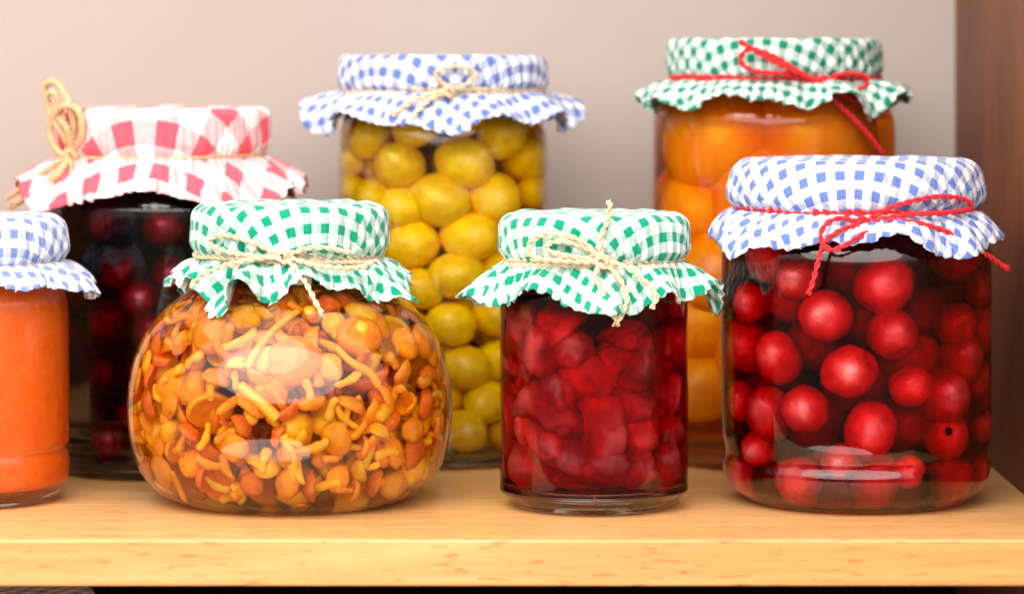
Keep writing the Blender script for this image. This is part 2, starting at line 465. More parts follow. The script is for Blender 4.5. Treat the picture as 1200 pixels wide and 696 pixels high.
class Twine:
    def __init__(s, J, m, rad, label, cat='twine', group=None, nstr=2, pitch=.0085):
        s.J, s.m, s.rad, s.nstr, s.pitch = J, m, rad, nstr, pitch
        s.root = empty('twine', (J.cx, J.cy, J.zn), label, cat, group)
        s.off = Vector((J.cx, J.cy, J.zn))
    def add(s, name, ctrl, rad=None, taper=0, nstr=None):
        rad = rad or s.rad
        vs, fs = tube_along([p - s.off for p in resample(ctrl, rad * .55)], rad, nstr or s.nstr, s.pitch, taper=taper)
        return link(name, mesh(name, vs, fs, s.m), s.root)
    def wrap(s, dz=0, dr=0, tilt=0, seed=0, rad=None, name='wrap'):
        J = s.J; rnd = random.Random(seed); p1, p2 = rnd.uniform(0, 6), rnd.uniform(0, 6)
        rad = rad or s.rad
        r = J.rn + rad + dr; ctrl = []
        for j in range(49):
            a = 2 * PI * j / 48 + 1.6
            rr = r + .0004 * math.sin(3 * a + p1)
            ctrl.append(Vector((J.cx + rr * math.cos(a), J.cy + rr * math.sin(a), J.zn + dz + tilt * math.cos(a) + .0004 * math.sin(2 * a + p2) + .0003 * math.sin(5 * a))))
        return s.add(name, ctrl, rad)
    def px(s, name, pts, rad=None, taper=0, nstr=None):
        """pts: (px, py, distance in front of the string's ring)"""
        return s.add(name, [s.J.Pt(x, y, s.J.rn + s.rad * 2 + d) for x, y, d in pts], rad, taper, nstr)
    def knot(s, x, y, d, size):
        c = s.J.Pt(x, y, s.J.rn + s.rad * 2 + d); k = size
        ctrl = [c + Vector(v) * k for v in [(-1, .2, -.3), (-.3, -.8, .7), (.7, -.6, .5), (.8, .3, -.3), (.1, -.7, -.9), (-.8, -.6, -.1), (-.2, -.2, .9), (.5, -.9, .1), (.3, .3, -.6)]]
        return s.add('knot', ctrl)
    def fray(s, x, y, d, dx, dy, n, seed, ln=.006):
        rnd = random.Random(seed); c = s.J.Pt(x, y, s.J.rn + s.rad * 2 + d) - s.off
        vs, fs = [], []
        base = Vector((dx, 0, -dy)).normalized()
        for i in range(n):
            dv = (base + Vector((rnd.uniform(-.5, .5), rnd.uniform(-.5, .5), rnd.uniform(-.5, .5)))).normalized() * ln * rnd.uniform(.6, 1)
            mid = c + dv * .5 + Vector((rnd.uniform(-1, 1), rnd.uniform(-1, 1), rnd.uniform(-1, 1))) * ln * .08
            v, f = tube_along([c, mid, c + dv], s.rad * .22, 1, 1, seg=4)
            f0 = len(vs); vs += v; fs += [tuple(f0 + q for q in ff) for ff in f]
        return link('frayed_end', mesh('frayed_end', vs, fs, s.m), s.root)

# ------------------------------------------------------------------ packing
def pack(J, n, rad, seed, fixed=(), zmin=None, zmax=None, it=220, ylim=None, squeeze=.93):
    rng = np.random.RandomState(seed)
    zmin = zmin if zmin is not None else J.base_t + .0015; zmax = zmax or J.fill
    Rm = float(J.rin((zmin + zmax) / 2))
    p = np.zeros((n, 3)); a = rng.uniform(0, 2 * PI, n); q = np.sqrt(rng.uniform(0, 1, n)) * (Rm - rad)
    p[:, 0] = q * np.cos(a); p[:, 1] = q * np.sin(a); p[:, 2] = rng.uniform(zmin + rad, zmax - rad, n)
    rr = rad * rng.uniform(.9, 1.08, n)
    F = np.array([f[:3] for f in fixed]).reshape(-1, 3); FR = np.array([f[3] for f in fixed])
    allr = np.concatenate([rr, FR])
    for t in range(it):
        A = np.concatenate([p, F]) if len(F) else p
        d = p[:, None, :] - A[None, :, :]; dist = np.sqrt((d ** 2).sum(2)) + 1e-9
        need = (rr[:, None] + allr[None, :]) * squeeze
        ov = np.clip(need - dist, 0, None); ov[np.arange(n), np.arange(n)] = 0
        p += (d / dist[:, :, None] * ov[:, :, None]).sum(1) * .42
        p[:, 2] -= .00008
        p[:, 2] = np.clip(p[:, 2], zmin + rr, zmax - rr * .6)
        rl = np.hypot(p[:, 0], p[:, 1]); lim = np.maximum(J.rin(p[:, 2]) - rr - .0006, .001)
        f = np.where(rl > lim, lim / np.maximum(rl, 1e-9), 1); p[:, 0] *= f; p[:, 1] *= f
        if ylim is not None: pass
    return [(x, y, z, r) for (x, y, z), r in zip(p, rr)]

def blob(name, m, rad=1.0, squash=(1, 1, 1), dimple=.12, lump=.03, seed=0, rings=14, seg=20, crease=0):
    vs, fs = [], []
    for i in range(rings + 1):
        th = PI * i / rings
        for j in range(seg):
            a = 2 * PI * j / seg
            d = Vector((math.sin(th) * math.cos(a), math.sin(th) * math.sin(a), math.cos(th)))
            r = 1 - dimple * math.exp(-(th / .28) ** 2) + lump * noise.noise(d * 1.8 + Vector((seed, 3, 7)))
            if crease: r -= crease * math.exp(-(a - PI) ** 2 / .03) * math.sin(th)
            vs.append((d.x * r * squash[0] * rad, d.y * r * squash[1] * rad, d.z * r * squash[2] * rad))
    fs = [tuple(reversed(f)) for f in lathe_faces(rings + 1, seg)]
    me = mesh(name, vs, fs, m)
    bm = bmesh.new(); bm.from_mesh(me); bmesh.ops.remove_doubles(bm, verts=bm.verts, dist=1e-5 * rad); bmesh.ops.recalc_face_normals(bm, faces=bm.faces)
    for f in bm.faces: f.smooth = True
    bm.to_mesh(me); bm.free(); return me

def put(name, me, loc, scale, rot, label, cat, group):
    o = link(name, me); o.location = loc
    o.scale = (scale,) * 3 if not isinstance(scale, (tuple, list)) else scale
    o.rotation_euler = rot; return tag(o, label, cat, group)

def front_point(J, px, py, rp):
    """centre of a fruit of photo radius rp whose front touches the glass at that place"""
    rad = rp * J.k * .98
    z = CAMZ - (py - HOR) * J.k
    ri = float(J.rin(max(z, J.base_t + .001))) - rad - .0008
    v = J.Pt(px, py, max(ri, .01))
    x, y, z = v.x - J.cx, v.y - J.cy, max(v.z, J.base_t + rad + .001)
    lim = float(J.rin(z)) - rad - .0006; rl = math.hypot(x, y)
    if rl > lim: x *= lim / rl; y *= lim / rl
    return (x, y, z, rad)

def whr(f, J):
    bk = ' at the back' if f[1] > .006 else ''
    lv = 'high up' if f[2] > J.fill * .66 else ('low down' if f[2] < J.fill * .33 else 'halfway up')
    sd = 'on the left' if f[0] < -.015 else ('on the right' if f[0] > .015 else 'in the middle')
    return lv + ' ' + sd + bk
def rrot(rnd): return (rnd.uniform(0, 6.28), rnd.uniform(0, 6.28), rnd.uniform(0, 6.28))
ORD = ['first', 'second', 'third', 'fourth', 'fifth', 'sixth']

# ======================================================== JAR: red plums, front right
J7 = Jar(1003, 1.417, [(132, 205), (133, 250), (147, 270), (156, 290), (157.5, 320), (157.5, 420), (157, 500), (153, 528), (156, 545), (149, 566), (132, 580)], 140,
         fill_py=262, label='wide clear glass jar of whole red plums, front right beside the brown side panel', wall=.0042, base_t=.0045, base_r=112, lid_top_py=190, lid_r_px=140)
J7.build()
J7.contents('syrup', liquid_mat('plum_syrup', (34, 260, 230)), 'deep red syrup around the whole red plums in the front right jar', 'syrup')
M_plum = fruit_mat('red_plum_skin', (.50, .006, .010), (.76, .016, .016), (.90, .10, .06), 1.3, .42, .0, .3, coat=.9, spec=1, vary=.3)
plum_meshes = [blob('red_plum', M_plum, 1, (1, 1, .97), .24, .07, 1), blob('red_plum', M_plum, 1, (1.1, .93, .92), .2, .08, 2), blob('red_plum', M_plum, 1, (.97, 1, 1.04), .22, .08, 3)]
M_scar = plain('stem_scar', (.03, .006, .004), .8, .2)
scar_me = blob('stem_scar', M_scar, 1, (.17, .17, .08), 0, .1, 8, 8, 10)
rows7 = [
    ('top row under the cloth', [(938, 325, 30), (1033, 333, 38), (1128, 338, 27)]),
    ('upper row', [(891, 354, 29), (969, 369, 35), (1043, 390, 33), (1106, 379, 30)]),
    ('middle row', [(917, 418, 34), (996, 434, 35), (1062, 451, 29), (1121, 442, 27)]),
    ('row below the middle', [(883, 469, 26), (946, 479, 32), (1019, 502, 35), (1096, 507, 31), (1142, 498, 21)]),
    ('row above the bottom', [(898, 526, 26), (985, 541, 24), (1060, 548, 22)]), ('bottom row', [(885, 566, 26), (943, 566, 31), (1024, 570, 34), (1098, 566, 30), (1140, 552, 22)])]
fx = []; rnd = random.Random(7)
for rn_, pl in rows7:
    for i, (x, y, r) in enumerate(pl):
        f = front_point(J7, x, y, r * .89); fx.append(f)
        lab = f'red plum in the right jar, {ORD[i]} from left in the {rn_}'
        if (x, y) == (1096, 507): lab = 'red plum showing a dark stem scar, low on the right of the front right jar'
        o = put('red_plum', rnd.choice(plum_meshes), (f[0] + J7.cx, f[1] + J7.cy, f[2]), f[3], rrot(rnd), lab, 'plum', 'red plums against the front glass')
        if (x, y) == (1096, 507):
            o.rotation_euler = (R(75), 0, R(10))
            sc2 = link('stem_scar', scar_me, o); sc2.location = (0, 0, .87)
for f in pack(J7, 74, .0122, 5, fx):
    if f[2] - f[3] > J7.fill - .02 or f[1] < -.030: continue
    put('red_plum', rnd.choice(plum_meshes), (f[0] + J7.cx, f[1] + J7.cy, f[2]), f[3], rrot(rnd), f'red plum deep in the right jar, {whr(f, J7)}', 'plum', 'red plums deeper in the front right jar')
cover(J7, M_blue, 'puffy blue and white gingham cover over the jar of red plums, tied with red cord', 187, 146, 245, 137, .0205, R(12), R(62), 11, rot=R(8), sq=.30, wav=.33, edge=.0085, pleat=.0009, puff=.0012)
T = Twine(J7, M_redcord, .0012, 'red cord tied in a wide bow on the jar of red plums', group='red cords')
T.wrap(0, 0, .0003, 1); T.wrap(.0012, .0004, -.0006, 2)
T.px('loop', [(1012, 262, .002), (1045, 243, .006), (1095, 231, .010), (1130, 234, .010), (1137, 245, .009), (1105, 250, .010), (1060, 252, .008), (1012, 262, .003)])
T.px('loop', [(1012, 262, .002), (985, 256, .007), (967, 264, .010), (962, 280, .012), (975, 293, .013), (998, 283, .012), (1018, 268, .007), (1010, 260, .003)])
T.px('tail', [(1010, 262, .003), (985, 270, .009), (966, 285, .012), (958, 310, .0135), (952, 332, .014), (947, 345, .0142)])
T.px('tail', [(1012, 262, .003), (1050, 258, .008), (1100, 268, .012), (1140, 288, .015), (1176, 312, .018)])
T.px('tail', [(1000, 268, .004), (1050, 262, .007), (1090, 270, .011)], rad=.0006)
T.knot(1012, 262, .003, .003)
T.fray(1174, 311, .018, 1, .5, 14, 3, .004)

# ======================================================== JAR: strawberry preserve, front middle
J5 = Jar(696, 1.40, [(95, 262), (96, 316), (105, 332), (109.5, 350), (110, 420), (110, 520), (110, 560), (109.5, 574), (98, 584)], 103, base_t=.0085,
         fill_py=322, label='straight clear glass jar of dark red strawberry preserve, front and centre', base_r=86, lid_top_py=252, lid_r_px=106)
J5.build()
J5.contents('jam', liquid_mat('strawberry_jelly', (24, 260, 230)), 'dark red strawberry jelly around the fruit in the front middle jar', 'jam')
M_straw = fruit_mat('strawberry_flesh', (.17, .002, .003), (.36, .004, .006), (.60, .012, .012), 1.2, .7, .2, .1, coat=.0, vary=.35)
straws = []
for sd in range(5):
    bm = bmesh.new(); bmesh.ops.create_icosphere(bm, subdivisions=4, radius=1)
    q = Vector((sd * 7.3, 1.1, 2.7))
    for v in bm.verts:
        d = v.co.copy()
        # collapsed, folded berry: broad hollows, a few creases, wrinkled skin
        r = 1 + .30 * noise.noise(d * .9 + q) - .10 * max(0, 1 - abs(noise.noise(d * 1.0 + q * 2)) * 5) + .09 * noise.noise(d * 2.4 + q) + .02 * noise.noise(d * 7 + q)
        v.co = Vector((d.x * r, d.y * r * .72, d.z * r * 1.05))
    me = bpy.data.meshes.new('strawberry'); bm.to_mesh(me); bm.free(); me.materials.append(M_straw)
    me.polygons.foreach_set('use_smooth', [True] * len(me.polygons)); straws.append(me)
rnd = random.Random(31)
fx = [front_point(J5, p[0], p[1], p[2] * 1.1) for p in [(650, 405, 34), (640, 470, 30), (700, 500, 40), (745, 420, 27), (690, 440, 28), (640, 540, 30), (745, 505, 27), (705, 555, 28), (765, 460, 24), (760, 555, 26), (610, 430, 20), (608, 520, 20)]]
names5 = ['upper left', 'middle left', 'middle, largest and brightest', 'upper right', 'centre', 'lower left', 'middle right', 'lower centre', 'right edge', 'lower right', 'upper left edge', 'lower left edge']
for f, nm in zip(fx, names5):
    put('strawberry', rnd.choice(straws), (f[0] + J5.cx, f[1] + J5.cy, f[2]), f[3] * 1.06, rrot(rnd), f'soft red strawberry against the glass of the front middle jar, {nm}', 'strawberry', 'strawberries against the front glass')
for f in pack(J5, 100, .0112, 3, fx, squeeze=.55):
    put('strawberry', rnd.choice(straws), (f[0] + J5.cx, f[1] + J5.cy, f[2]), f[3] * 1.04, rrot(rnd), f'dark soft strawberry in the middle jar, {whr(f, J5)}', 'strawberry', 'strawberries deeper in the jelly')
cover(J5, M_green, 'green and white gingham cover over the strawberry preserve, its skirt longest at the front', 250, 110, 304, 100, .0215, R(38), R(24), 23, rot=R(40), sq=.40, wav=.36, edge=.006, pleat=.0011)
T = Twine(J5, M_jute, .0012, 'pale jute twine knotted on the strawberry preserve with its ends hanging in front', group='natural twines')
T.wrap(0, 0, .0003, 3); T.wrap(.0016, .0003, .0008, 4); T.wrap(-.0016, .0004, -.0008, 5)
T.px('loop', [(706, 306, .002), (680, 282, .005), (645, 274, .007), (622, 284, .008), (624, 300, .008), (650, 305, .007), (706, 308, .003)])
T.px('loop', [(706, 306, .002), (685, 290, .004), (655, 283, .006), (638, 290, .0075), (655, 298, .007), (706, 306, .002)])
T.px('tail', [(706, 306, .003), (704, 280, .004), (712, 258, .004), (715, 238, .006)])
T.px('tail', [(706, 306, .003), (698, 325, .008), (712, 350, .012), (722, 376, .014)])
T.px('tail', [(708, 306, .003), (725, 325, .009), (735, 350, .012), (724, 378, .0145)])
T.px('tail', [(708, 304, .003), (742, 318, .009), (768, 345, .013), (764, 362, .014)])
T.knot(706, 306, .003, .003); T.fray(722, 374, .014, .05, 1, 22, 5, .0035); T.fray(714, 244, .005, .0, -1, 12, 6, .004)

# ======================================================== JAR: mushrooms, round
J3 = Jar(340, 1.417, [(99, 262), (100, 318), (122, 340), (150, 365), (172, 395), (185, 430), (190, 470), (187, 510), (177, 545), (158, 570), (136, 582)], 115, wall=.0042,
         fill_py=330, label='big-bellied round glass jar packed with small orange mushrooms', base_r=118, lid_top_py=243, lid_r_px=112, base_t=.0065)
J3.build()
J3.contents('brine', liquid_mat('mushroom_brine', (0, 4, 60)), 'amber brine around the mushrooms in the round jar', 'brine')
M_mush = [fruit_mat('mushroom_' + c, a, b_, d, 1.6, .45, .1, .5, coat=.2, vary=.2) for c, a, b_, d in
          [('orange', (.90, .20, .002), (.96, .31, .004), (.98, .42, .01)), ('yellow', (.90, .34, .006), (.95, .45, .015), (.97, .57, .05)), ('russet', (.72, .09, .004), (.86, .16, .007), (.92, .26, .012))]]
def cap_mesh(m, sd):
    prof = [(.02, .62), (.3, .60), (.6, .5), (.85, .28), (.98, .02), (.97, -.16), (.85, -.2), (.6, -.05), (.3, .02), (.16, .0)]
    seg = 18; vs = []
    for r, z in prof:
        for j in range(seg):
            a = 2 * PI * j / seg; q = 1 + .22 * noise.noise(Vector((math.cos(a) * 1.2, math.sin(a) * 1.2, sd * 4.1)))
            vs.append((r * q * math.cos(a), r * q * math.sin(a), z + .14 * noise.noise(Vector((r * math.cos(a) * 1.5, r * math.sin(a) * 1.5, sd * 2.2)))))
    n = len(prof)
    fs = [tuple(reversed(f)) for f in lathe_faces(n, seg)] + [tuple(range(seg)), tuple((n - 1) * seg + j for j in range(seg))[::-1]]
    return mesh('cap', vs, fs, m)
def stem_mesh(m, sd, bend, ln=1.0, r0=.36, r1=.24):
    vs, fs = [], []; rg = random.Random(sd); path = []
    for i in range(12):
        t = i / 11; path.append((bend * math.sin(t * 2.2), .1 * math.sin(t * 5 + sd), -ln * 2 * t))
    f0 = 0; seg = 10
    for i, p in enumerate(path):
        t = i / 11; r = r1 + (r0 - r1) * t + .03 * math.sin(i + sd)
        if i in (0, 11): r *= .6
        for j in range(seg):
            a = 2 * PI * j / seg; vs.append((p[0] + r * math.cos(a), p[1] + r * math.sin(a), p[2]))
    fs = [tuple(reversed(f)) for f in lathe_faces(12, seg)][:] + [tuple(range(seg)), tuple(11 * seg + j for j in range(seg))[::-1]]
    return mesh('stem', vs, fs, m)
caps = [cap_mesh(M_mush[i % 3], i) for i in range(7)]
stems = [stem_mesh(M_mush[(i + 1) % 2], i, (-1) ** i * (.15 + .12 * i), .8 + .15 * (i % 3)) for i in range(6)]
rnd = random.Random(77)
def mushroom(loc, rot, s, ci, si, label, group):
    o = empty('mushroom', loc, label, 'mushroom', group); o.rotation_euler = rot; o.scale = (s,) * 3
    link('cap', caps[ci], o); link('stem', stems[si], o); return o
# places close under the glass, all round, evenly spread
def shell_points(J, n, depth, zlo, zhi, seed, mind, tries=40):
    rg = random.Random(seed); pts = []
    for _ in range(n * tries):
        z = rg.uniform(zlo, zhi); a = rg.uniform(0, 2 * PI); r = float(J.rin(z)) - rg.uniform(*depth)
        p = Vector((r * math.cos(a), r * math.sin(a), z))
        if all((p - q).length > mind for q in pts): pts.append(p)
        if len(pts) >= n: break
    return pts
def keep_in(J, p, m):
    z = min(max(p.z, J.base_t + m), J.fill - .002); lim = float(J.rin(z)) - m; rl = math.hypot(p.x, p.y)
    f = min(1, lim / max(rl, 1e-9)); return Vector((p.x * f, p.y * f, z))
zl3, zh3 = .011, J3.fill - .004
cnt = 0
for p in shell_points(J3, 285, (.004, .011), zl3, zh3, 3, .0080):
    kind = rnd.random(); face = p.y < 0.01
    out = Vector((p.x, p.y, 0)).normalized()
    side = 'left' if p.x < -.012 else ('right' if p.x > .012 else 'middle'); lvl = 'upper' if p.z > .062 else ('lower' if p.z < .03 else 'centre')
    grp = 'mushrooms against the glass' if face else 'mushrooms at the back of the round jar'
    where = f'in the {lvl} {side} of the round jar' if face else f'at the back of the round jar, {lvl} {side}'
    if kind < .30:
        s = rnd.uniform(.0052, .0080); q = keep_in(J3, p, s * .95)
        d = (out * 1.0 + Vector((rnd.uniform(-1, 1), rnd.uniform(-1, 1), rnd.uniform(-1, 1))) * .8).normalized()
        ci = rnd.choice([0, 0, 1, 2, 3, 3, 4, 5, 6]); cw = ['orange', 'yellow', 'russet'][ci % 3]; sz = 'large' if s > .0062 else ('small' if s > .0053 else 'tiny')
        put('button_mushroom', caps[ci], (q.x + J3.cx, q.y + J3.cy, q.z), s, d.to_track_quat('Z', 'Y').to_euler(), f'{sz} loose {cw} mushroom cap {where}', 'mushroom', grp)
    else:
        s = rnd.uniform(.0058, .0084)
        tang = Vector((-out.y, out.x, 0)); ang = rnd.uniform(0, 2 * PI)
        d = (tang * math.cos(ang) + Vector((0, 0, 1)) * math.sin(ang) + out * rnd.uniform(-.15, .1)).normalized()
        q = keep_in(J3, p, .0035)
        if kind < .70:
            e1 = keep_in(J3, q + d * s * .9, .003); e2 = keep_in(J3, q - d * s * .9, .003); d = (e1 - e2).normalized()
            si = rnd.choice([0, 1, 1, 2, 3, 3, 4, 5]); cw = ['yellow', 'orange'][si % 2]; dr = 'upright' if abs(d.z) > .8 else ('level' if abs(d.z) < .35 else ('leaning left' if d.x * d.z < 0 else 'leaning right'))
            put('mushroom_strip', stems[si], (e1.x + J3.cx, e1.y + J3.cy, e1.z), s * .95, d.to_track_quat('Z', 'Y').to_euler(), f'loose {cw} stem, {dr}, {where}', 'mushroom stem', grp)
        else:
            q = keep_in(J3, p, s * .95)
            e2 = keep_in(J3, q - d * s * 2, .003); d = (q - e2).normalized()
            mushroom((q.x + J3.cx, q.y + J3.cy, q.z), d.to_track_quat('Z', 'Y').to_euler(), s * .85, (ci := rnd.randrange(7)), rnd.randrange(6), f"whole mushroom, {['orange', 'yellow', 'russet'][ci % 3]} cap {'up' if d.z > 0 else 'down'}, {where}", grp)
    cnt += 1
# the few that stand out in the photograph
def named_stem(pts, rad, label, m):
    ctrl = [J3.Pt(x, y, float(J3.rin(CAMZ - (y - HOR) * J3.k)) - d) for x, y, d in pts]
    path = resample(ctrl, .0008); n = len(path)
    vs, fs = tube_along([p - path[0] for p in path], rad, 1, 1, seg=10, taper=-.25)
    o = link('mushroom_strip', mesh('mushroom_strip', vs, fs, m)); o.location = path[0]
    tag(o, label, 'mushroom stem', 'mushrooms against the glass')
named_stem([(350, 366, .004), (325, 385, .0035), (305, 408, .003), (291, 432, .0035)], .0016, 'long slim pale stem slanting down left near the top of the round jar', M_mush[1])
named_stem([(392, 408, .004), (410, 425, .003), (430, 437, .003), (440, 452, .004)], .0016, 'thin curved stem in the upper right of the round jar', M_mush[1])
named_stem([(332, 508, .003), (341, 530, .003), (345, 558, .004)], .0021, 'pale upright stem near the bottom middle of the round jar', M_mush[1])
named_stem([(283, 452, .003), (310, 475, .0025), (325, 490, .003)], .0022, 'thick pale stem slanting down right in the centre left of the round jar', M_mush[1])
for x, y, s, lab in [(420, 398, 27, 'large smooth orange cap at the upper right of the round jar'), (214, 458, 24, 'smooth round orange cap at the centre left of the round jar'), (250, 395, 24, 'orange cap under the cloth at the upper left of the round jar'),
                     (485, 405, 20, 'orange cap near the right shoulder of the round jar'), (345, 425, 30, 'broad flattened orange cap in the upper middle of the round jar'), (405, 575, 22, 'pale yellow cap at the bottom middle of the round jar')]:
    z = CAMZ - (y - HOR) * J3.k
    v = J3.Pt(x, y, float(J3.rin(z)) - s * J3.k * .62 - .001)
    d = (v - Vector((J3.cx, J3.cy, v.z + (-.01 if y < 450 else .01)))).normalized()
    put('button_mushroom', caps[rnd.choice([0, 3, 6]) if s != 22 else 1], v, s * J3.k, d.to_track_quat('Z', 'Y').to_euler(), lab, 'mushroom', 'mushrooms against the glass')
# the mass of mushrooms further in, which nobody could count
vs, fs, mi = [], [], []
rg = random.Random(5)
for _ in range(620):
    z = rg.uniform(.014, zh3 - .002); a = rg.uniform(0, 2 * PI); r = math.sqrt(rg.random()) * (float(J3.rin(z)) - .012)
    src = rg.choice(caps + stems[:3]); s = rg.uniform(.006, .010)
    M = Matrix.Translation((r * math.cos(a), r * math.sin(a), z)) @ (Vector((rg.uniform(-1, 1), rg.uniform(-1, 1), rg.uniform(-1, 1))).to_track_quat('Z', 'Y').to_matrix().to_4x4()) @ Matrix.Scale(s, 4)
    f0 = len(vs); k3 = rg.choice([0, 0, 1, 1, 2]); nv = [M @ v.co for v in src.vertices]
    nv = [Vector((v.x, v.y, min(max(v.z, J3.base_t + .001), J3.fill - .001))) for v in nv]
    vs += nv; fs += [tuple(f0 + q for q in p.vertices) for p in src.polygons]; mi += [k3] * len(src.polygons)
o = link('mushroom_mass', mesh('mushroom_mass', vs, fs, M_mush, mi=mi)); o.location = (J3.cx, J3.cy, 0)
tag(o, 'mass of small orange mushrooms filling the inside of the round jar', 'mushrooms', kind='stuff')
cover(J3, M_green, 'green and white gingham cover over the round jar of mushrooms', 239, 114, 300, 103, .0200, R(32), R(22), 37, rot=R(-20), sq=.32, wav=.38, edge=.0065, pleat=.0011)
T = Twine(J3, M_jute, .0012, 'pale jute twine wound several times round the cloth of the mushroom jar', group='natural twines')
for i, (dz, dr, tl) in enumerate([(0, 0, .0005), (.0018, .0003, -.001), (-.0017, .0004, .0014), (.0034, .0009, .001), (-.0003, .0014, -.0016)]): T.wrap(dz, dr, tl, i + 20)
T.px('loop', [(330, 300, .002), (290, 282, .006), (258, 275, .007), (246, 285, .008), (275, 297, .008), (330, 303, .003)])
T.px('tail', [(330, 300, .003), (285, 306, .009), (245, 318, .013), (228, 330, .016), (224, 338, .018)])
T.px('tail', [(332, 300, .003), (350, 318, .009), (362, 338, .015), (371, 356, .019), (377, 367, .020)])
T.px('tail', [(332, 300, .003), (375, 312, .008), (420, 314, .010), (440, 306, .010)])
T.px('tail', [(330, 300, .003), (370, 290, .006), (410, 296, .008)])
T.knot(332, 300, .003, .0028); T.fray(376, 364, .020, .3, 1, 10, 8, .004)

# ======================================================== JAR: orange jam, left edge
J1 = Jar(-30, 1.42, [(95, 275), (96, 320), (106, 342), (110, 362), (110.5, 430), (110.5, 505), (109.5, 518), (107, 524), (110, 531), (111, 550), (108, 569), (98, 580)], 100,
         fill_py=318, label='clear glass jar of bright orange jam, cut by the left edge of the picture', base_r=88, lid_top_py=258, lid_r_px=103)
J1.build()
M_jam = fruit_mat('orange_jam', (.94, .125, .0), (.97, .16, .0), (.98, .21, .002), 260, .35, .5, .15, ssr=(1, .25, .05), vary=0)
J1.contents('jam', M_jam, 'smooth opaque orange jam filling the jar at the left edge', 'jam')
cover(J1, M_blue2, 'pale blue and white gingham cover over the orange jam at the left edge', 253, 107, 306, 100, .0200, R(12), R(50), 41, rot=R(60), sq=.3, wav=.3, edge=.0075, pleat=.0008, puff=.0006)
T = Twine(J1, M_jute, .0007, 'thin pale twine round the cloth of the orange jam jar', group='natural twines'); T.wrap(0, 0, .0002, 9)

# ======================================================== JAR: yellow plums, back middle
J4 = Jar(519, 1.565, [(109, 90), (110, 120), (118, 145), (121, 165), (121.5, 250), (121.5, 400), (121.5, 500), (119, 522), (113, 533)], 112,
         fill_py=114, label='tall straight glass jar of yellow plums, back row middle', base_r=98, lid_top_py=68, lid_r_px=117)
J4.build()
J4.contents('syrup', liquid_mat('yellow_syrup', (2, 5, 130)), 'golden syrup around the yellow plums in the tall middle jar', 'syrup')
M_yel = fruit_mat('yellow_plum_skin', (.84, .46, .002), (.93, .58, .004), (.96, .72, .03), 1.8, .35, .25, .06, coat=.2, ssr=(1, .6, .1), vary=.12)
yel = [blob('yellow_plum', M_yel, 1, (1.0, 1.0, 1.18), .08, .06, 11, crease=.03), blob('yellow_plum', M_yel, 1, (.95, 1, 1.12), .08, .07, 12, crease=.02)]
rows4 = [('top row under the cloth', [(424, 188, 20), (473, 194, 30), (543, 190, 31), (603, 186, 28)]),
         ('second row from the top', [(416, 222, 22), (449, 233, 28), (516, 234, 33), (573, 231, 31), (622, 225, 22)]),
         ('third row from the top', [(485, 286, 31), (549, 277, 33), (610, 272, 26)]),
         ('column showing between the front jars', [(495, 337, 26), (534, 322, 29), (528, 379, 27), (574, 366, 28), (545, 430, 27), (580, 420, 26), (567, 470, 27), (541, 513, 27), (588, 515, 22)])]
fx = []; rnd = random.Random(4)
OR9 = ORD + ['seventh', 'eighth', 'ninth']
for rn_, pl in rows4:
    for i, (x, y, r) in enumerate(pl):
        f = front_point(J4, x, y, r); fx.append(f)
        wh = f'{ORD[i]} from left in the {rn_}' if len(pl) < 7 else f'{OR9[i]} going down the {rn_}'
        put('yellow_plum', rnd.choice(yel), (f[0] + J4.cx, f[1] + J4.cy, f[2]), f[3] * .95, (R(90 + rnd.uniform(-40, 40)), rnd.uniform(0, 6), R(90 + rnd.uniform(-50, 50))), f'yellow plum in the tall jar, {wh}', 'plum', 'yellow plums against the front glass')
for f in pack(J4, 110, .0112, 8, fx):
    if f[2] > J4.fill - .004: continue
    put('yellow_plum', rnd.choice(yel), (f[0] + J4.cx, f[1] + J4.cy, f[2]), f[3] * .95, rrot(rnd), f'yellow plum deep in the tall jar, {whr(f, J4)}', 'plum', 'yellow plums deeper in the tall jar')
cover(J4, M_blue, 'blue and white gingham cover over the tall jar of yellow plums', 66, 121, 107, 113, .0218, R(30), R(24), 61, rot=R(36), sq=.18, wav=.38, edge=.004, pleat=.0012)
T = Twine(J4, M_jute, .0012, 'natural twine wound round the cloth of the tall jar of yellow plums', group='natural twines')
T.wrap(0, 0, .0003, 30); T.wrap(.0018, .0004, -.001, 31); T.wrap(-.0018, .0006, .001, 32)
T.px('loop', [(528, 106, .002), (510, 88, .005), (530, 78, .006), (556, 84, .006), (548, 98, .006), (528, 107, .003)])
T.px('tail', [(528, 106, .003), (500, 112, .007), (475, 124, .010), (460, 136, .012)])
T.px('tail', [(528, 106, .003), (500, 120, .008), (482, 140, .012)])
T.knot(527, 107, .003, .0028)

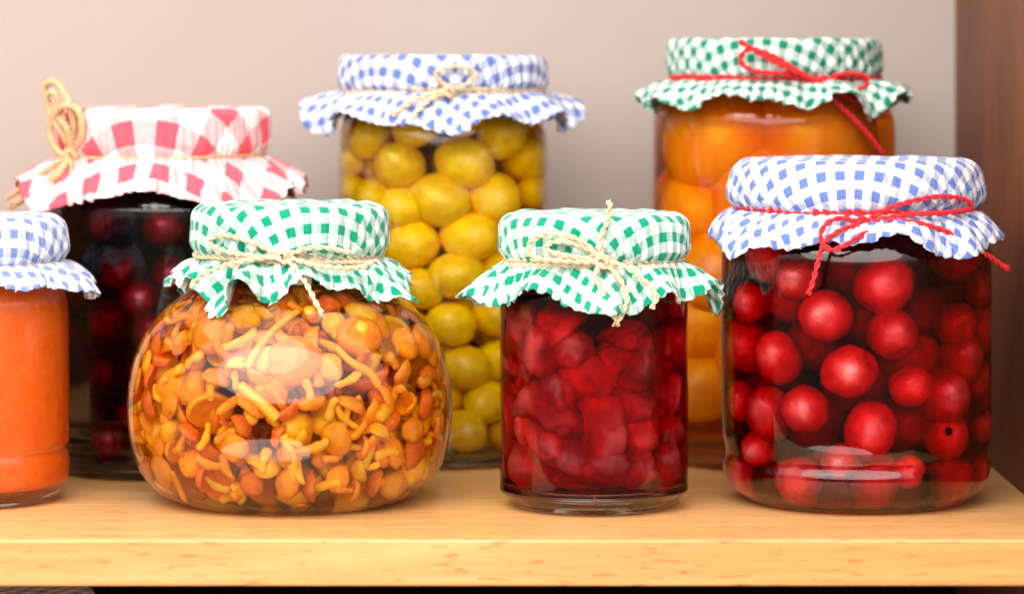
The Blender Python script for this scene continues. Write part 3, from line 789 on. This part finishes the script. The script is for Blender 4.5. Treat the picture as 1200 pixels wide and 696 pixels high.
# ======================================================== JAR: peaches, back right
J6 = Jar(907, 1.565, [(113, 66), (114, 102), (130, 118), (139, 135), (141.5, 155), (142, 300), (142, 500), (139, 522), (132, 533)], 118,
         fill_py=106, label='tall wide glass jar of orange peach halves, back row right', base_r=115, lid_top_py=52, lid_r_px=121)
J6.build()
J6.contents('syrup', liquid_mat('peach_syrup', (0, 18, 240)), 'amber syrup around the peach halves in the back right jar', 'syrup')
M_peach = fruit_mat('peach_flesh', (.93, .21, .002), (.97, .30, .003), (.98, .39, .008), 1.6, .32, .5, .12, coat=.25, ssr=(1, .5, .15), vary=.1)
def peach_mesh(sd):
    prof = [(.02, .62), (.25, .60), (.5, .52), (.75, .36), (.93, .14), (1.0, -.05), (.97, -.16), (.85, -.21), (.55, -.2), (.42, -.14), (.25, -.02), (.02, .03)]
    seg = 28; vs = []
    for r, z in prof:
        for j in range(seg):
            a = 2 * PI * j / seg; q = 1 + .1 * noise.noise(Vector((math.cos(a), math.sin(a), sd * 3.1))) - .06 * math.exp(-(a - PI) ** 2 / .05)
            vs.append((r * q * math.cos(a), r * q * math.sin(a), z + .05 * noise.noise(Vector((r * math.cos(a) * 1.5, r * math.sin(a) * 1.5, sd)))))
    n = len(prof); return mesh('peach_half', vs, [tuple(reversed(f)) for f in lathe_faces(n, seg)] + [tuple(range(seg)), tuple((n - 1) * seg + j for j in range(seg))[::-1]], M_peach)
peaches = [peach_mesh(i) for i in range(4)]
rnd = random.Random(16)
pl6 = [(835, 158, 62, 'top left under the cloth'), (955, 160, 66, 'top right under the cloth'), (895, 225, 60, 'second layer, centre'), (815, 240, 52, 'second layer, left edge'), (985, 240, 55, 'behind the blue gingham cover'),
       (850, 300, 60, 'beside the green gingham cover'), (940, 320, 60, 'behind the red plums, upper'), (825, 365, 55, 'left side, between the two front jars'), (900, 395, 60, 'behind the red plums, middle'), (830, 435, 52, 'lowest, between the two front jars'), (940, 450, 58, 'behind the red plums, lower')]
for x, y, s, wh in pl6:
    z = CAMZ - (y - HOR) * J6.k; rad = s * J6.k
    ro_ = float(J6.rin(z)) - rad * .66
    v = J6.Pt(x, y, ro_)
    lx = v.x - J6.cx; lim = float(J6.rin(z)) - rad * .98
    lx = max(-lim, min(lim, lx)); ly = v.y - J6.cy
    lim2 = float(J6.rin(z)) - rad * .78; rl = math.hypot(lx, ly)
    if rl > lim2: lx *= lim2 / rl; ly *= lim2 / rl
    d = Vector((lx * .6 + rnd.uniform(-.004, .004), ly, rnd.uniform(.002, .022)))
    put('peach_half', rnd.choice(peaches), (lx + J6.cx, ly + J6.cy, z), rad * 1.06, d.to_track_quat('Z', 'Y').to_euler(), f'orange peach half in the back right jar, {wh}', 'peach half', 'peach halves in the back right jar')
for f in pack(J6, 30, .021, 12, zmin=.024, squeeze=.72):
    if f[1] < -.008: f = (f[0], f[1] * -.8, f[2], f[3])
    put('peach_half', rnd.choice(peaches), (f[0] + J6.cx, f[1] + J6.cy, min(f[2], J6.fill - .016)), f[3], (rnd.uniform(-.5, .5), rnd.uniform(-.5, .5), rnd.uniform(0, 6)), f'orange peach half inside the back right jar, {whr(f, J6)}', 'peach half', 'peach halves at the rear')
cover(J6, M_green2, 'green and white gingham cover over the tall jar of peaches, pinked hem', 47, 125, 94, 117, .0220, R(8), R(42), 63, rot=R(12), sq=.22, wav=.3, edge=.004, pleat=.0009)
T = Twine(J6, M_redcord, .0014, 'red cord tied in a loose bow on the tall jar of peaches', group='red cords')
T.wrap(0, 0, .0004, 40); T.wrap(.0015, .0005, -.0004, 41)
T.px('loop', [(962, 100, .002), (925, 88, .006), (885, 84, .008), (868, 72, .009), (878, 58, .009), (905, 66, .008), (935, 84, .007), (962, 100, .003)])
T.px('loop', [(962, 100, .002), (985, 88, .006), (1012, 90, .008), (1014, 102, .008), (985, 108, .007), (960, 100, .003)])
T.px('tail', [(962, 100, .003), (930, 84, .009), (895, 66, .010), (866, 48, .011)])
T.px('tail', [(960, 102, .003), (985, 125, .010), (1010, 150, .014), (1034, 180, .016)])
T.px('tail', [(965, 102, .003), (1000, 118, .009), (1018, 128, .012)])
T.knot(960, 101, .003, .0036)

# ======================================================== JAR: dark cherries, back left
J2 = Jar(190, 1.53, [(113, 150), (114, 200), (126, 215), (134, 235), (136, 260), (136, 400), (136, 470), (134.5, 482), (136, 490), (134.5, 500), (136, 508), (134.5, 517), (135, 526), (130, 538)], 118,
         fill_py=202, label='glass jar of near black cherries behind the orange jam and the mushrooms', base_r=112, lid_top_py=130, lid_r_px=121)
J2.build()
J2.contents('juice', liquid_mat('cherry_juice', (130, 900, 600)), 'near black cherry juice filling the back left jar', 'juice')
M_cher = fruit_mat('dark_cherry_skin', (.08, .002, .012), (.20, .004, .024), (.34, .008, .035), 1.6, .25, 0, .04, coat=.4, vary=.4)
cher = [blob('cherry', M_cher, 1, (1, 1, .94), .22, .04, 21), blob('cherry', M_cher, 1, (1.04, .98, .92), .2, .05, 22)]
rnd = random.Random(9); fx = []
for x, y, r, wh in [(96, 262, 24, 'at the upper left shoulder'), (135, 258, 29, 'at the top, left of centre'), (192, 266, 29, 'at the top right, reddest'), (148, 316, 30, 'in the second row'), (105, 335, 26, 'in the second row, left'), (200, 322, 26, 'in the second row, right'),
                     (135, 377, 29, 'in the third row'), (100, 400, 25, 'third row, left'), (178, 385, 26, 'third row, right'), (130, 436, 28, 'in the fourth row'), (110, 490, 26, 'in the lowest row')]:
    f = front_point(J2, x, y, r); fx.append(f)
    put('cherry', rnd.choice(cher), (f[0] + J2.cx, f[1] + J2.cy, f[2]), f[3], rrot(rnd), f'dark red cherry in the back left jar, {wh}', 'cherry', 'dark cherries against the front glass')
for f in pack(J2, 90, .0108, 14, fx):
    if f[2] > J2.fill - .004 or f[1] > .008: continue
    put('cherry', rnd.choice(cher), (f[0] + J2.cx, f[1] + J2.cy, f[2]), f[3], rrot(rnd), f'near black cherry in the back left jar, {whr(f, J2)}', 'cherry', 'cherries deep in the dark juice')
cover(J2, M_red, 'large check red and white gingham cover over the jar of dark cherries', 127, 126, 182, 118, .0280, R(34), R(14), 74, rot=R(2), sq=.26, wav=.30, edge=.0045, pleat=.0010)
T = Twine(J2, M_raffia, .0018, 'golden raffia tied in a bow at the left of the red gingham cover', group=None, nstr=3, pitch=.006)
T.wrap(0, 0, .0004, 50, rad=.0010)
T.px('loop', [(84, 182, .002), (86, 150, .006), (80, 118, .008), (66, 97, .008), (52, 102, .010), (60, 128, .010), (78, 150, .008), (84, 182, .004)])
T.px('loop', [(84, 182, .002), (95, 160, .006), (92, 130, .008), (72, 125, .010), (58, 150, .012), (68, 178, .010), (84, 184, .004)])
T.px('tail', [(84, 182, .003), (68, 205, .012), (45, 222, .018), (15, 240, .024)])
T.px('tail', [(84, 182, .003), (60, 212, .014), (40, 238, .018)])
T.px('tail', [(84, 182, .003), (58, 196, .014), (32, 216, .020), (8, 232, .026)], rad=.0013)
T.px('loop', [(84, 182, .002), (74, 160, .008), (62, 140, .011), (54, 118, .012), (62, 108, .011), (72, 130, .008), (84, 180, .004)], rad=.0013)
T.px('tail', [(84, 182, .003), (82, 210, .012), (62, 240, .016)], rad=.0009)
T.knot(84, 183, .003, .0036); T.fray(22, 238, .023, -1, .6, 10, 8, .006)

# ======================================================== a covered jar on the shelf below, only its top in view
J8 = Jar(48, 1.40, [(58, 240), (59, 280), (68, 300), (70, 330), (70, 500), (68, 560), (64, 582)], 60, fill_py=285,
         label='jar on the lower shelf, only its cloth top peeping under the board at bottom left', base_r=56, lid_top_py=232, lid_r_px=60)
J8.build(seg=64)
c8 = J8.contents('jam', M_jam, 'jam inside the jar on the lower shelf', 'jam')
v8 = cover(J8, M_blue2, 'pale gingham cover peeping under the shelf board at bottom left', 229, 62, 268, 60, .016, R(25), R(45), 88, rot=R(20), name='cloth_cover')
for o in (J8.root, c8, v8): o.location.z = -.172

print('objects', len(bpy.data.objects), 'tris', sum(len(o.data.polygons) * 2 for o in bpy.data.objects if o.type == 'MESH'))
